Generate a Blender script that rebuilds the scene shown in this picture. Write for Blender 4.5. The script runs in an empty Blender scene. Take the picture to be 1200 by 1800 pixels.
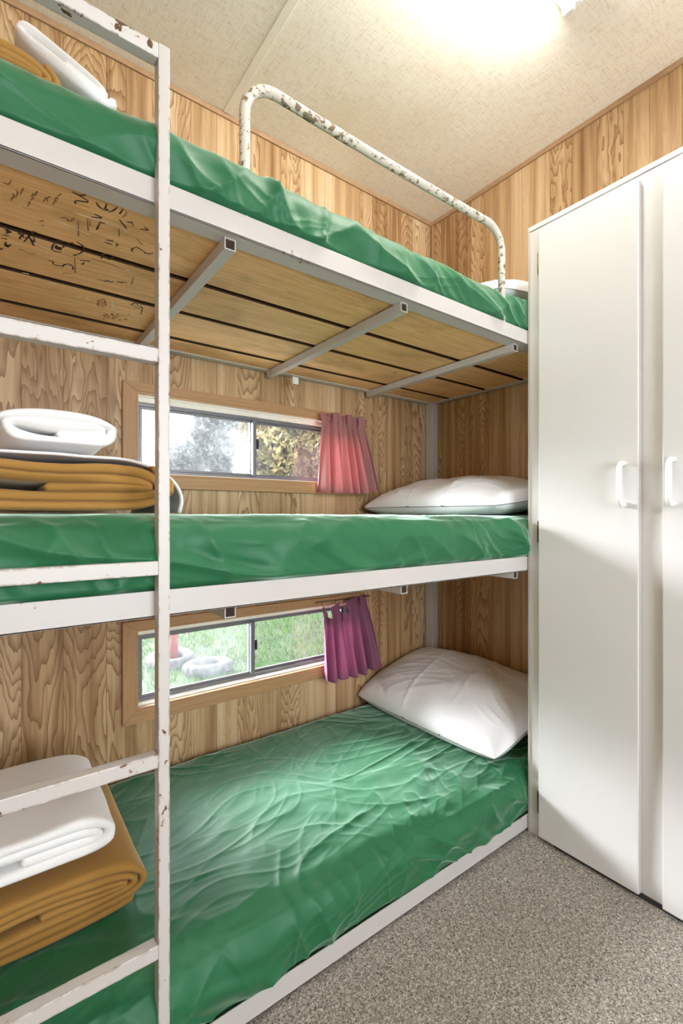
import bpy, bmesh, math, random
import numpy as np
from mathutils import Vector, Matrix
random.seed(7); rng = np.random.default_rng(7)
sc = bpy.context.scene; COL = sc.collection

# ------------------------------------------------------------------ camera, world, light
YAW = math.atan2(1117, 832); CAMZ = 1.05; FPX = 832.0
cd = bpy.data.cameras.new('camera'); cam = bpy.data.objects.new('camera', cd); COL.objects.link(cam)
cam.location = (0, 0, CAMZ); cam.rotation_euler = (math.pi/2, 0, YAW - math.pi/2)
cd.sensor_fit = 'HORIZONTAL'; cd.sensor_width = 36; cd.lens = FPX/1200*36; cd.shift_y = 5/1200; cd.clip_start = .02
sc.camera = cam
sc.view_settings.view_transform = 'Standard'; sc.view_settings.look = 'None'
sc.view_settings.exposure = 0.47; sc.view_settings.gamma = 1; sc.view_settings.use_curve_mapping = False
try:
    sc.cycles.max_bounces = 12; sc.cycles.diffuse_bounces = 8; sc.cycles.transparent_max_bounces = 12
except Exception: pass

SKY = 9.0
w = bpy.data.worlds.new('sky'); sc.world = w; w.use_nodes = True
nt = w.node_tree; nt.nodes.clear()
wo = nt.nodes.new('ShaderNodeOutputWorld'); bg = nt.nodes.new('ShaderNodeBackground')
bg.inputs['Color'].default_value = (.86, .94, 1, 1); bg.inputs['Strength'].default_value = SKY
nt.links.new(bg.outputs[0], wo.inputs[0])

def area(name, loc, rot, sx, sy, power, color=(1, 1, 1), portal=False):
    l = bpy.data.lights.new(name, 'AREA'); l.shape = 'RECTANGLE'; l.size = sx; l.size_y = sy
    l.energy = power; l.color = color
    if portal: l.cycles.is_portal = True
    o = bpy.data.objects.new(name, l); COL.objects.link(o); o.location = loc; o.rotation_euler = rot
    return o
# openings of the two bunk windows (portals only guide sampling)
area('window_portal', (.86, 1.78, 1.318), (-math.pi/2, 0, 0), .94, .28, 1, portal=True)
area('window_portal', (.86, 1.78, .525), (-math.pi/2, 0, 0), .94, .28, 1, portal=True)
# opening of the unseen window added behind the photographer for fill light
area('window_portal', (.45, -1.58, 1.3), (math.pi/2, 0, 0), 1.5, 1.4, 1, portal=True)
sl = bpy.data.lights.new('sun', 'SUN'); sl.energy = 31.0; sl.angle = math.radians(40); sl.color = (.96, .98, 1)
so = bpy.data.objects.new('sun', sl); COL.objects.link(so); so.location = (0, 0, 6)
so.rotation_euler = Vector((.30, -.80, -.44)).to_track_quat('-Z', 'Y').to_euler()

# ------------------------------------------------------------------ measures (metres)
WY, EX, CZ = 1.69, 1.84, 2.56        # window wall, end wall, ceiling
RY = .892                            # front face of the bunk rails
def pt_z(px, py, z):                 # point of the photograph on a level surface
    r = (px-600)/FPX; u = -(py-905)/FPX; s, c = math.sin(YAW), math.cos(YAW)
    t = (z-CAMZ)/u
    return ((r*s+c)*t, (-r*c+s)*t, z)

# ------------------------------------------------------------------ helpers
def tag(o, label=None, cat=None, group=None, kind=None):
    if label: o['label'] = label
    if cat: o['category'] = cat
    if group: o['group'] = group
    if kind: o['kind'] = kind
    return o
def empty(name, loc, label, cat, group=None):
    o = bpy.data.objects.new(name, None); COL.objects.link(o); o.location = loc; o.empty_display_size = .1
    return tag(o, label, cat, group)
class MB:
    def __init__(s): s.v = []; s.f = []
    def add(s, v, f):
        n = len(s.v); s.v += [tuple(map(float, p)) for p in v]; s.f += [tuple(i+n for i in q) for q in f]; return s
    def box(s, x0, x1, y0, y1, z0, z1):
        v = [(x, y, z) for z in (z0, z1) for y in (y0, y1) for x in (x0, x1)]
        return s.add(v, [(0, 2, 3, 1), (4, 5, 7, 6), (0, 1, 5, 4), (2, 6, 7, 3), (0, 4, 6, 2), (1, 3, 7, 5)])
    def tube(s, pts, r, n=12, cap=True):
        P = [Vector(p) for p in pts]; m = len(P); R = r if hasattr(r, '__len__') else [r]*m
        t0 = (P[1]-P[0]).normalized(); a = t0.orthogonal().normalized(); V = []; F = []
        for i, p in enumerate(P):
            t = (P[min(i+1, m-1)]-P[max(i-1, 0)]).normalized()
            a = (a - t*a.dot(t)).normalized(); b = t.cross(a)
            for k in range(n):
                q = 2*math.pi*k/n; V.append(p + (a*math.cos(q)+b*math.sin(q))*R[i])
        for i in range(m-1):
            for k in range(n):
                F.append((i*n+k, i*n+(k+1) % n, (i+1)*n+(k+1) % n, (i+1)*n+k))
        if cap: F += [tuple(range(n))[::-1], tuple((m-1)*n+k for k in range(n))]
        return s.add(V, F)
    def grid(s, A, closed_u=False, closed_v=False):          # A: (nu, nv, 3)
        nu, nv = A.shape[:2]; F = []
        for i in range(nu if closed_u else nu-1):
            for j in range(nv if closed_v else nv-1):
                i2 = (i+1) % nu; j2 = (j+1) % nv
                F.append((i*nv+j, i*nv+j2, i2*nv+j2, i2*nv+j))
        return s.add(A.reshape(-1, 3).tolist(), F)
    def build(s, name, mat, parent=None, smooth=False, bevel=0, origin=None, subsurf=0):
        me = bpy.data.meshes.new(name)
        o = bpy.data.objects.new(name, me); COL.objects.link(o)
        v = s.v
        if parent is not None:
            o.parent = parent; off = Vector((0, 0, 0)); q = parent
            while q is not None: off += q.location; q = q.parent
            v = [tuple(Vector(p)-off) for p in v]
        elif origin is not None:
            v = [tuple(Vector(p)-Vector(origin)) for p in v]; o.location = origin
        me.from_pydata(v, [], s.f); me.update()
        bm = bmesh.new(); bm.from_mesh(me); bmesh.ops.recalc_face_normals(bm, faces=bm.faces); bm.to_mesh(me); bm.free()
        if smooth:
            for p in me.polygons: p.use_smooth = True
        me.materials.append(mat)
        if bevel:
            b = o.modifiers.new('bevel', 'BEVEL'); b.width = bevel; b.segments = 2; b.limit_method = 'ANGLE'
        if subsurf:
            b = o.modifiers.new('sub', 'SUBSURF'); b.levels = b.render_levels = subsurf
        return o
def _h(i, j, s):
    n = (i*374761393 + j*668265263 + s*1442695041) & 0xffffffff
    n = ((n ^ (n >> 13))*1274126177) & 0xffffffff
    return ((n ^ (n >> 16)) & 0xffff)/65535.0
def vn(x, y, s=0):
    x = np.asarray(x, float); y = np.asarray(y, float)
    i = np.floor(x).astype(np.int64); j = np.floor(y).astype(np.int64); fx = x-i; fy = y-j
    fx = fx*fx*fx*(fx*(fx*6-15)+10); fy = fy*fy*fy*(fy*(fy*6-15)+10)
    return (_h(i, j, s)*(1-fx)+_h(i+1, j, s)*fx)*(1-fy)+(_h(i, j+1, s)*(1-fx)+_h(i+1, j+1, s)*fx)*fy
def ridge(x, y, ang, fa, fb, s=0, sharp=2.0, warp=.25):      # creases running along direction ang
    c, d = math.cos(ang), math.sin(ang)
    wx = (vn(x*3+9, y*3, s+50)-.5)*warp; wy = (vn(x*3, y*3+7, s+51)-.5)*warp
    a = (x*c+y*d)+wx; b = (-x*d+y*c)+wy
    n = vn(a*fa, b*fb, s); return (1-np.abs(2*n-1))**sharp

# ------------------------------------------------------------------ materials
class NT:
    def __init__(s, name):
        s.m = bpy.data.materials.new(name); s.m.use_nodes = True; s.t = s.m.node_tree; s.t.nodes.clear()
        s.out = s.n('OutputMaterial')
    def n(s, typ, _in=None, **kw):
        nd = s.t.nodes.new('ShaderNode'+typ)
        for k, v in kw.items(): setattr(nd, k, v)
        for k, v in (_in or {}).items():
            if isinstance(v, bpy.types.NodeSocket): s.t.links.new(v, nd.inputs[k])
            elif v is not None: nd.inputs[k].default_value = v
        return nd
    def m_(s, op, a, b=0.0, c=None):
        d = {0: a, 1: b}
        if c is not None: d[2] = c
        return s.n('Math', d, operation=op).outputs[0]
    def mix(s, f, a, b, mode='MIX'):
        nd = s.n('Mix', None, data_type='RGBA', blend_type=mode)
        for i, v in ((0, f), (6, a), (7, b)):
            if isinstance(v, bpy.types.NodeSocket): s.t.links.new(v, nd.inputs[i])
            else: nd.inputs[i].default_value = v if i == 0 else (*v[:3], 1)
        return nd.outputs[2]
    def pos(s, scale=(1, 1, 1), obj=False):
        src = s.n('TexCoord').outputs['Object'] if obj else s.n('NewGeometry').outputs['Position']
        return s.n('Mapping', {'Vector': src, 'Scale': scale}).outputs[0]
    def noise(s, vec, scale, detail=4, rough=.5, dist=0):
        return s.n('TexNoise', {'Vector': vec, 'Scale': scale, 'Detail': detail, 'Roughness': rough, 'Distortion': dist}).outputs['Fac']
    def ramp(s, f, stops):
        r = s.n('ValToRGB', {0: f}); e = r.color_ramp.elements
        while len(e) < len(stops): e.new(.5)
        for q, (p, c) in zip(e, stops):
            q.position = p; q.color = (*c, 1) if len(c) == 3 else c
        return r.outputs[0]
    def step(s, f, a, b, lo=0.0, hi=1.0):
        return s.n('MapRange', {0: f, 1: a, 2: b, 3: lo, 4: hi}, interpolation_type='SMOOTHSTEP').outputs[0]
    def bump(s, h, strength=.3, dist=.002, normal=None):
        return s.n('Bump', {'Height': h, 'Strength': strength, 'Distance': dist, 'Normal': normal}).outputs[0]
    def princ(s, **kw):
        p = s.n('BsdfPrincipled')
        for k, v in kw.items():
            k = k.replace('_', ' ')
            if isinstance(v, bpy.types.NodeSocket): s.t.links.new(v, p.inputs[k])
            else: p.inputs[k].default_value = (*v, 1) if isinstance(v, tuple) and len(v) == 3 else v
        return p.outputs[0]
    def done(s, sh): s.t.links.new(sh, s.out.inputs[0]); return s.m

def mat_panel(name, axis):
    t = NT(name)
    p = t.n('SeparateXYZ', {0: t.n('NewGeometry').outputs['Position']})
    u, v = p.outputs[axis], p.outputs[2]
    vo = t.n('TexVoronoi', {'W': u, 'Scale': 10.5, 'Randomness': .85}, voronoi_dimensions='1D')
    rc = t.n('SeparateColor', {0: vo.outputs['Color']}); r1, r2, r3 = rc.outputs[0], rc.outputs[1], rc.outputs[2]
    ed = t.n('TexVoronoi', {'W': u, 'Scale': 10.5, 'Randomness': .85}, voronoi_dimensions='1D', feature='DISTANCE_TO_EDGE').outputs['Distance']
    loc = t.m_('SUBTRACT', u, vo.outputs['W'])
    loc = t.m_('ADD', loc, t.m_('MULTIPLY_ADD', r1, .03, -.015))
    seedv = t.n('CombineXYZ', {0: t.m_('MULTIPLY', u, 9.0), 1: t.m_('MULTIPLY', r3, 40.0), 2: t.m_('MULTIPLY', v, 1.6)}).outputs[0]
    wob = t.m_('SUBTRACT', t.noise(seedv, 1.6, 3), .5)
    ph = t.m_('MULTIPLY_ADD', r2, 6.283, t.m_('MULTIPLY', v, 2.6))
    t2 = t.m_('MULTIPLY_ADD', t.m_('SINE', ph), t.m_('MULTIPLY_ADD', r3, .10, .03), t.m_('MULTIPLY', wob, .09))
    rr = t.m_('SQRT', t.m_('ADD', t.m_('MULTIPLY', loc, loc), t.m_('MULTIPLY', t2, t2)))
    rr = t.m_('MULTIPLY_ADD', wob, .026, rr)
    ring = t.m_('FRACT', t.m_('MULTIPLY', rr, 95.0))
    line = t.m_('POWER', ring, 2.6)
    st = t.noise(t.n('CombineXYZ', {0: t.m_('MULTIPLY', u, 160.0), 1: t.m_('MULTIPLY', r1, 30.0), 2: t.m_('MULTIPLY', v, 2.2)}).outputs[0], 1.0, 4, .6)
    st2 = t.noise(t.n('CombineXYZ', {0: t.m_('MULTIPLY', u, 34.0), 1: t.m_('MULTIPLY', r1, 30.0), 2: t.m_('MULTIPLY', v, 1.0)}).outputs[0], 1.0, 3, .6)
    plain = t.step(r3, .40, .55)
    lf = t.m_('MULTIPLY', line, t.m_('MULTIPLY_ADD', plain, .68, .17))
    tone = t.m_('MULTIPLY_ADD', t.m_('SUBTRACT', r2, .5), .26, t.m_('MULTIPLY', st2, .75))
    base = t.ramp(tone, [(0.14, (.68, .51, .32)), (.34, (.54, .36, .19)), (.60, (.24, .12, .045))])
    col = t.mix(lf, base, (.20, .085, .026))
    col = t.mix(t.step(st, .5, .8, 0, .42), col, (.27, .13, .045))
    col = t.mix(t.step(ed, 0, .018, .7, 0), col, (.13, .06, .02))
    rough = t.m_('MULTIPLY_ADD', st2, .15, .36)
    bp = t.bump(t.m_('ADD', t.step(ed, 0, .02), t.m_('MULTIPLY', st, .3)), .25, .001)
    return t.done(t.princ(Base_Color=col, Roughness=rough, Normal=bp, Specular_IOR_Level=.35))

def mat_wood(name, light, dark, axis=0, scale=1.0, rough=.5, rings=True, stains=0.0, gap_shade=False):
    t = NT(name); sc_ = [22, 22, 22]; sc_[axis] = 1.2
    v = t.pos(tuple(x*scale for x in sc_)); n1 = t.noise(v, 1.0, 5, .6, .6)
    sc2 = [120, 120, 120]; sc2[axis] = 3
    n2 = t.noise(t.pos(tuple(x*scale for x in sc2)), 1.0, 3, .6)
    band = t.m_('FRACT', t.m_('MULTIPLY', n1, 9.0)); band = t.m_('POWER', band, 2.0)
    f = t.m_('ADD', t.m_('MULTIPLY', band, .45 if rings else .15), t.m_('MULTIPLY', n2, .5))
    col = t.ramp(f, [(.1, light), (.85, dark)])
    if stains:
        s1 = t.noise(t.pos((3, 5, 3)), 1.3, 4, .6); col = t.mix(t.step(s1, .48, .7, 0, stains), col, tuple(c*.5 for c in dark))
        kn = t.n('TexVoronoi', {'Vector': t.pos((4, 9, 4)), 'Scale': 1.0}).outputs['Distance']
        col = t.mix(t.step(kn, .03, .07, .85, 0), col, (.09, .035, .012))
    if gap_shade:                                     # shade of the gaps painted dark on the boards' long edges
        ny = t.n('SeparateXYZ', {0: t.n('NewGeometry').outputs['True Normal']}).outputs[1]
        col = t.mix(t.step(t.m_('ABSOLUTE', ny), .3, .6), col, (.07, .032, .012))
    return t.done(t.princ(Base_Color=col, Roughness=rough, Normal=t.bump(f, .2, .0008), Specular_IOR_Level=.3))

def mat_paint(name, base=(.54, .515, .495), chips=.5, under=(.20, .085, .045), rough=.38, edge=1.0, scale=1.0, second=None):
    t = NT(name); g = t.n('NewGeometry')
    bv = t.n('Bevel', {'Radius': .006}, samples=4).outputs[0]
    dt = t.n('VectorMath', {0: bv, 1: g.outputs['Normal']}, operation='DOT_PRODUCT').outputs['Value']
    em = t.step(dt, .995, .86, 0, 1)
    nz = t.noise(t.pos((1, 1, 1)), 55*scale, 5, .62, .4); big = t.noise(t.pos((1, 1, 1)), 5.0, 2, .5)
    val = t.m_('ADD', nz, t.m_('ADD', t.m_('MULTIPLY', em, .13*edge), t.m_('MULTIPLY_ADD', big, .42, -.21)))
    th = .86 - .25*chips
    ch = t.step(val, th, th+.012)
    dirt = t.noise(t.pos((1, 1, 1)), 9, 5, .7)
    c = t.mix(t.step(dirt, .5, .75, 0, .22), base, (.62, .55, .46))
    halo = t.step(val, th-.035, th, 0, .5)
    c = t.mix(halo, c, (.55, .42, .30))
    u2 = t.mix(t.noise(t.pos((1, 1, 1)), 90, 2), under, second or (.07, .035, .02))
    c = t.mix(ch, c, u2)
    r = t.m_('MULTIPLY_ADD', ch, .35, rough)
    b = t.bump(t.m_('SUBTRACT', t.m_('MULTIPLY', t.noise(t.pos((1, 1, 1)), 60, 2), .35), ch), .35, .0006)
    return t.done(t.princ(Base_Color=c, Roughness=r, Normal=b))

def mat_cloth(name, col, rough=.75, sheen=.3, weave=900, wstr=.15, var=.08, coarse=0, cstr=0, spec=.3, tint=None, trans=0.0):
    t = NT(name); p = t.pos()
    n = t.noise(p, 6, 3); c = t.mix(t.m_('MULTIPLY', n, var*2), col, tuple(x*.55 for x in col))
    h = t.noise(t.pos((1, 1, 1)), weave, 2, .6)
    b = t.bump(h, wstr, .0006)
    if coarse: b = t.bump(t.noise(p, coarse, 4, .6), cstr, .004, b)
    sh = t.princ(Base_Color=c, Roughness=rough, Sheen_Weight=sheen, Sheen_Roughness=.35, Sheen_Tint=tint or (.8, 1, .85), Normal=b, Specular_IOR_Level=spec)
    if trans:
        tr = t.n('BsdfTranslucent', {'Color': c}).outputs[0]
        sh = t.n('MixShader', {0: trans, 1: sh, 2: tr}).outputs[0]
    return t.done(sh)

def mat_simple(name, col, rough=.5, metal=0.0, noise=0.0, nscale=20, spec=.5, bump=0.0):
    t = NT(name); c = col
    n = t.noise(t.pos(), nscale, 5, .6)
    if noise: c = t.mix(t.step(n, .35, .75, 0, noise), col, tuple(x*.45 for x in col))
    else: c = (*col,)
    kw = dict(Base_Color=c, Roughness=rough, Metallic=metal, Specular_IOR_Level=spec)
    if bump: kw['Normal'] = t.bump(n, bump, .002)
    return t.done(t.princ(**kw))

M = {}
M['panel_x'] = mat_panel('timber_panelling_long', 0)
M['panel_y'] = mat_panel('timber_panelling_end', 1)
M['casing'] = mat_wood('window_timber', (.50, .30, .15), (.27, .13, .05), 0, 1.4, .45, False)
M['casing_v'] = mat_wood('window_timber_upright', (.50, .30, .15), (.27, .13, .05), 2, 1.4, .45, False)
M['liner'] = mat_simple('window_liner_cream', (.82, .76, .67), .5, noise=.15)
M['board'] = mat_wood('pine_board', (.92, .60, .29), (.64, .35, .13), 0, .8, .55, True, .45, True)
M['paint'] = mat_paint('chipped_white_paint', chips=.40, edge=.9)
M['paint_worn'] = mat_paint('worn_white_paint', chips=.62, edge=1.5)
M['paint_tube'] = mat_paint('worn_cream_paint', (.66, .62, .54), chips=1.10, scale=1.2, under=(.30, .17, .07), second=(.12, .15, .12), edge=0)
M['paint_top'] = mat_paint('very_chipped_paint', (.60, .58, .56), chips=1.30, edge=1.0, under=(.12, .06, .03), scale=.6)
M['sheet'] = mat_cloth('green_sheet_cotton', (.014, .130, .050), .5, 1.0, 700, .10, .10, 14, .22, .35, (.75, 1, .85))
M['white'] = mat_cloth('white_cotton', (.82, .82, .84), .8, .15, 800, .08, .02, 16, .18, .3, (1, 1, 1))
M['towel'] = mat_cloth('white_terry', (.88, .88, .88), .95, .5, 230, 1.0, .03, 60, .35, .1, (1, 1, 1))
M['blanket'] = mat_cloth('mustard_fleece', (.37, .20, .055), .95, .4, 260, 1.0, .12, 40, .25, .1, (1, .85, .6))
M['curtain_up'] = mat_cloth('dusty_pink_cotton', (.56, .27, .27), .85, .2, 500, .2, .08, 0, 0, .2, (1, .8, .85), .45)
M['curtain_low'] = mat_cloth('pink_cotton_low_light', (.38, .15, .25), .85, .2, 500, .2, .08, 0, 0, .2, (1, .8, .9), .45)  # same fabric as the upper curtain, its different light put into the colour
M['alu'] = mat_simple('grey_aluminium', (.20, .20, .215), .4, .6, .2, 60)
M['black'] = mat_simple('black_plastic', (.02, .02, .025), .4)
M['laminate'] = mat_simple('white_laminate', (.70, .70, .695), .28, noise=.04, nscale=5)
M['laminate_edge'] = mat_simple('grey_edge_strip', (.50, .47, .44), .4)
M['plastic'] = mat_simple('white_plastic', (.84, .84, .82), .3)
M['brass'] = mat_simple('brass', (.62, .42, .12), .3, 1.0, .3, 90)
M['dark_metal'] = mat_simple('dark_hinge_metal', (.07, .065, .06), .4, .8)
M['dark'] = mat_simple('dark_gap', (.03, .03, .03), .8)
M['trim'] = mat_simple('brown_trim', (.42, .26, .14), .5, noise=.3, nscale=30)
M['trim_light'] = mat_simple('cream_trim', (.90, .86, .76), .5, noise=.1)
M['hollow'] = mat_simple('rusty_hollow_shade', (.035, .018, .010), .9, noise=.4, nscale=90)  # rust colour darkened to paint the shade inside the bar ends
M['wire'] = mat_simple('dull_wire', (.10, .07, .05), .4, .7)
M['cord'] = mat_simple('white_cord', (.8, .78, .72), .7)

def mat_glass(name, haze, tint=(1, 1, 1)):
    t = NT(name)
    tr = t.n('BsdfTransparent', {'Color': (*tint, 1)}).outputs[0]
    gl = t.n('BsdfGlossy', {'Color': (1, 1, 1, 1), 'Roughness': .02}).outputs[0]
    df = t.n('BsdfTranslucent', {'Color': (.9, .93, .97, 1)}).outputs[0]
    fr = t.n('Fresnel', {'IOR': 1.45}).outputs[0]
    a = t.n('MixShader', {0: fr, 1: tr, 2: gl}).outputs[0]
    n = t.noise(t.pos(), 9, 5, .7); sp = t.noise(t.pos(), 260, 2, .6)
    f = t.m_('MULTIPLY', t.m_('ADD', t.step(n, .35, .75, .35, 1.0), t.step(sp, .62, .7, 0, .5)), haze)
    return t.done(t.n('MixShader', {0: f, 1: a, 2: df}).outputs[0])
M['glass_hazy'] = mat_glass('dusty_glass', .03)
M['glass'] = mat_glass('clear_glass', .006)

def mat_ceiling():
    t = NT('ceiling_hessian_paper')
    a = t.noise(t.pos((420, 34, 1)), 1, 3, .6); b = t.noise(t.pos((34, 420, 1)), 1, 3, .6)
    wv = t.m_('ADD', a, b); big = t.noise(t.pos(), 1.7, 5, .62)
    c = t.ramp(wv, [(.75, (.72, .64, .50)), (1.08, (.90, .86, .76))])
    c = t.mix(t.step(big, .5, .72, 0, .30), c, (.72, .58, .36))
    return t.done(t.princ(Base_Color=c, Roughness=.8, Normal=t.bump(wv, .25, .001), Specular_IOR_Level=.2))
M['ceiling'] = mat_ceiling()
def mat_carpet():
    t = NT('loop_carpet')
    n = t.noise(t.pos(), 190, 3, .7, 1.2); m = t.noise(t.pos(), 420, 2, .6); b = t.noise(t.pos(), 3, 3)
    f = t.m_('ADD', t.m_('MULTIPLY', n, .75), t.m_('MULTIPLY', m, .25))
    c = t.ramp(f, [(.37, (.08, .065, .055)), (.47, (.27, .235, .20)), (.54, (.45, .41, .36)), (.62, (.75, .70, .64))])
    c = t.mix(t.step(b, .45, .7, 0, .2), c, (.16, .13, .10))
    return t.done(t.princ(Base_Color=c, Roughness=.95, Normal=t.bump(f, 1.0, .006), Specular_IOR_Level=.1))
M['carpet'] = mat_carpet()
def mat_grass(name, c1, c2, c3, sc_=3):
    t = NT(name); n = t.noise(t.pos(), sc_, 5, .7)
    ri = t.n('NewGeometry').outputs['Random Per Island']
    f = t.m_('ADD', t.m_('MULTIPLY', n, .7), t.m_('MULTIPLY', ri, .3))
    c = t.ramp(f, [(.3, c1), (.5, c2), (.7, c3)])
    tr = t.n('BsdfTranslucent', {'Color': c}).outputs[0]
    return t.done(t.n('MixShader', {0: .3, 1: t.princ(Base_Color=c, Roughness=.7, Specular_IOR_Level=.2), 2: tr}).outputs[0])
M['lawn'] = mat_grass('lawn_soil', (.008, .012, .004), (.012, .02, .005), (.02, .026, .008))
M['grass'] = mat_grass('grass_blades', (.008, .028, .002), (.020, .075, .006), (.065, .11, .018))
M['leaf_yellow'] = mat_grass('autumn_leaves', (.05, .045, .018), (.14, .115, .05), (.27, .20, .09), 2)
M['leaf_pale'] = mat_grass('pale_leaves', (.04, .05, .05), (.08, .10, .10), (.14, .155, .155), 2)
M['bark'] = mat_simple('bark', (.12, .08, .05), .9, noise=.5)
M['red'] = mat_simple('faded_red_paint', (.20, .012, .006), .6, noise=.35, nscale=12)
M['rubber'] = mat_simple('weathered_rubber', (.015, .015, .017), .85, noise=.4, nscale=20, bump=.4)

# ------------------------------------------------------------------ the room
def struct(o): return tag(o, kind='structure')
struct(MB().box(-.7, EX+.06, -1.6, WY+.06, -.08, 0).build('floor', M['carpet']))
struct(MB().box(-.7, EX+.06, -1.6, WY+.06, CZ, CZ+.05).build('ceiling', M['ceiling']))
WIN = [(.395, 1.325, 1.183, 1.464), (.395, 1.325, .396, .665)]      # x0 x1 z0 z1 upper, lower
b = MB(); x0, x1 = WIN[0][:2]; T0, T1 = WY, WY+.06
b.box(-.7, x0, T0, T1, 0, CZ); b.box(x1, EX+.06, T0, T1, 0, CZ)
for z0, z1 in ((0, WIN[1][2]), (WIN[1][3], WIN[0][2]), (WIN[0][3], CZ)): b.box(x0, x1, T0, T1, z0, z1)
struct(b.build('wall_left', M['panel_x']))
struct(MB().box(EX, EX+.06, -1.5, WY, 0, CZ).build('wall_back', M['panel_y']))
struct(MB().box(-.7, -.64, -1.5, WY, 0, CZ).build('wall_front', M['panel_y']))
b = MB(); Y0, Y1 = -1.56, -1.5
b.box(-.64, -.3, Y0, Y1, 0, CZ); b.box(1.2, EX, Y0, Y1, 0, CZ); b.box(-.3, 1.2, Y0, Y1, 0, .6); b.box(-.3, 1.2, Y0, Y1, 2.0, CZ)
struct(b.build('wall_right', M['panel_x']))
b = MB(); b.box(-.3, -.26, -1.54, -1.49, .6, 2.0); b.box(1.16, 1.2, -1.54, -1.49, .6, 2.0); b.box(-.26, 1.16, -1.54, -1.49, .6, .64)
b.box(-.26, 1.16, -1.54, -1.49, 1.96, 2.0); b.box(.43, .46, -1.54, -1.49, .64, 1.96)
struct(b.build('window_3', M['casing']))  # unseen window, added behind the camera to let in fill light
struct(MB().box(-.64, EX, WY-.008, WY, CZ-.02, CZ).build('trim_1', M['trim'], bevel=.002))
struct(MB().box(EX-.008, EX, -1.5, WY-.008, CZ-.02, CZ).build('trim_2', M['trim'], bevel=.002))
struct(MB().box(.70, .728, -1.5, WY-.01, CZ-.006, CZ).build('trim_3', M['trim_light'], bevel=.002))
struct(MB().box(EX-.010, EX, WY-.018, WY-.008, 0, CZ-.02).build('trim_4', M['trim']))

# ------------------------------------------------------------------ windows
def window(n, W, latch_z):
    x0, x1, z0, z1 = W; c = .043; yf = WY-.018
    root = struct(bpy.data.objects.new('window_%d' % n, None)); COL.objects.link(root); root.location = ((x0+x1)/2, WY, z0)
    def frame(mb, x0, x1, z0, z1, t, ya, yb, sides='tblr'):
        X0, X1, Z0, Z1 = x0-t, x1+t, z0-t, z1+(t if t < .04 else .030)
        quads = {'t': [(X0, Z1), (X1, Z1), (x1, z1), (x0, z1)], 'b': [(X0, Z0), (X1, Z0), (x1, z0), (x0, z0)],
                 'l': [(X0, Z0), (X0, Z1), (x0, z1), (x0, z0)], 'r': [(X1, Z0), (X1, Z1), (x1, z1), (x1, z0)]}
        for k in sides:
            q = quads[k]; v = [(a, ya, d) for a, d in q]+[(a, yb, d) for a, d in q]
            mb.add(v, [(0, 1, 2, 3), (7, 6, 5, 4), (0, 4, 5, 1), (1, 5, 6, 2), (2, 6, 7, 3), (3, 7, 4, 0)])
    m = MB(); frame(m, x0, x1, z0, z1, c, yf, WY-.0003, 'tb'); m.build('casing', M['casing'], root, bevel=.002)
    m = MB(); frame(m, x0, x1, z0, z1, c, yf, WY-.0003, 'lr'); m.build('casing', M['casing_v'], root, bevel=.002)
    m = MB(); frame(m, x0+.006, x1-.006, z0+.006, z1-.006, .006, yf+.004, WY+.02); m.build('bead', M['casing'], root)
    m = MB(); frame(m, x0+.010, x1-.010, z0+.010, z1-.010, .009, WY+.004, WY+.058); m.box(x0+.010, x1-.010, WY+.022, WY+.058, z1-.026, z1-.010); m.build('liner', M['liner'], root)
    a = .010; m = MB(); frame(m, x0+.022, x1-.022, z0+.022, z1-.038, .012, WY+.036, WY+.060); m.build('aluminium_frame', M['alu'], root, bevel=.001)
    xm = .845 if n == 1 else .838; ax0, ax1, az0, az1 = x0+.022, x1-.022, z0+.022, z1-.038
    for (sx0, sx1, ya, gl, t) in ((ax0, xm+.008, WY+.038, 'glass_hazy', .009), (xm-.008, ax1, WY+.049, 'glass', .009)):
        m = MB(); frame(m, sx0+t, sx1-t, az0+t, az1-t, t, ya, ya+.010)
        s = m.build('sash', M['alu'], root, bevel=.001)
        MB().box(sx0+t*.6, sx1-t*.6, ya+.004, ya+.007, az0+t*.6, az1-t*.6).build('pane', M[gl], s)
    MB().box(xm-.008, xm+.008, WY+.020, WY+.034, az0, az1).build('meeting_rail', M['alu'], root, bevel=.001)
    lt = MB().box(xm+.008, xm+.020, WY+.024, WY+.044, latch_z-.022, latch_z+.018)
    lt.box(xm+.010, xm+.018, WY+.018, WY+.024, latch_z-.014, latch_z+.010)
    tag(lt.build('latch', M['black'], root, bevel=.001), 'black latch')
    return root
window(1, WIN[0], 1.335); window(2, WIN[1], .535)

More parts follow.
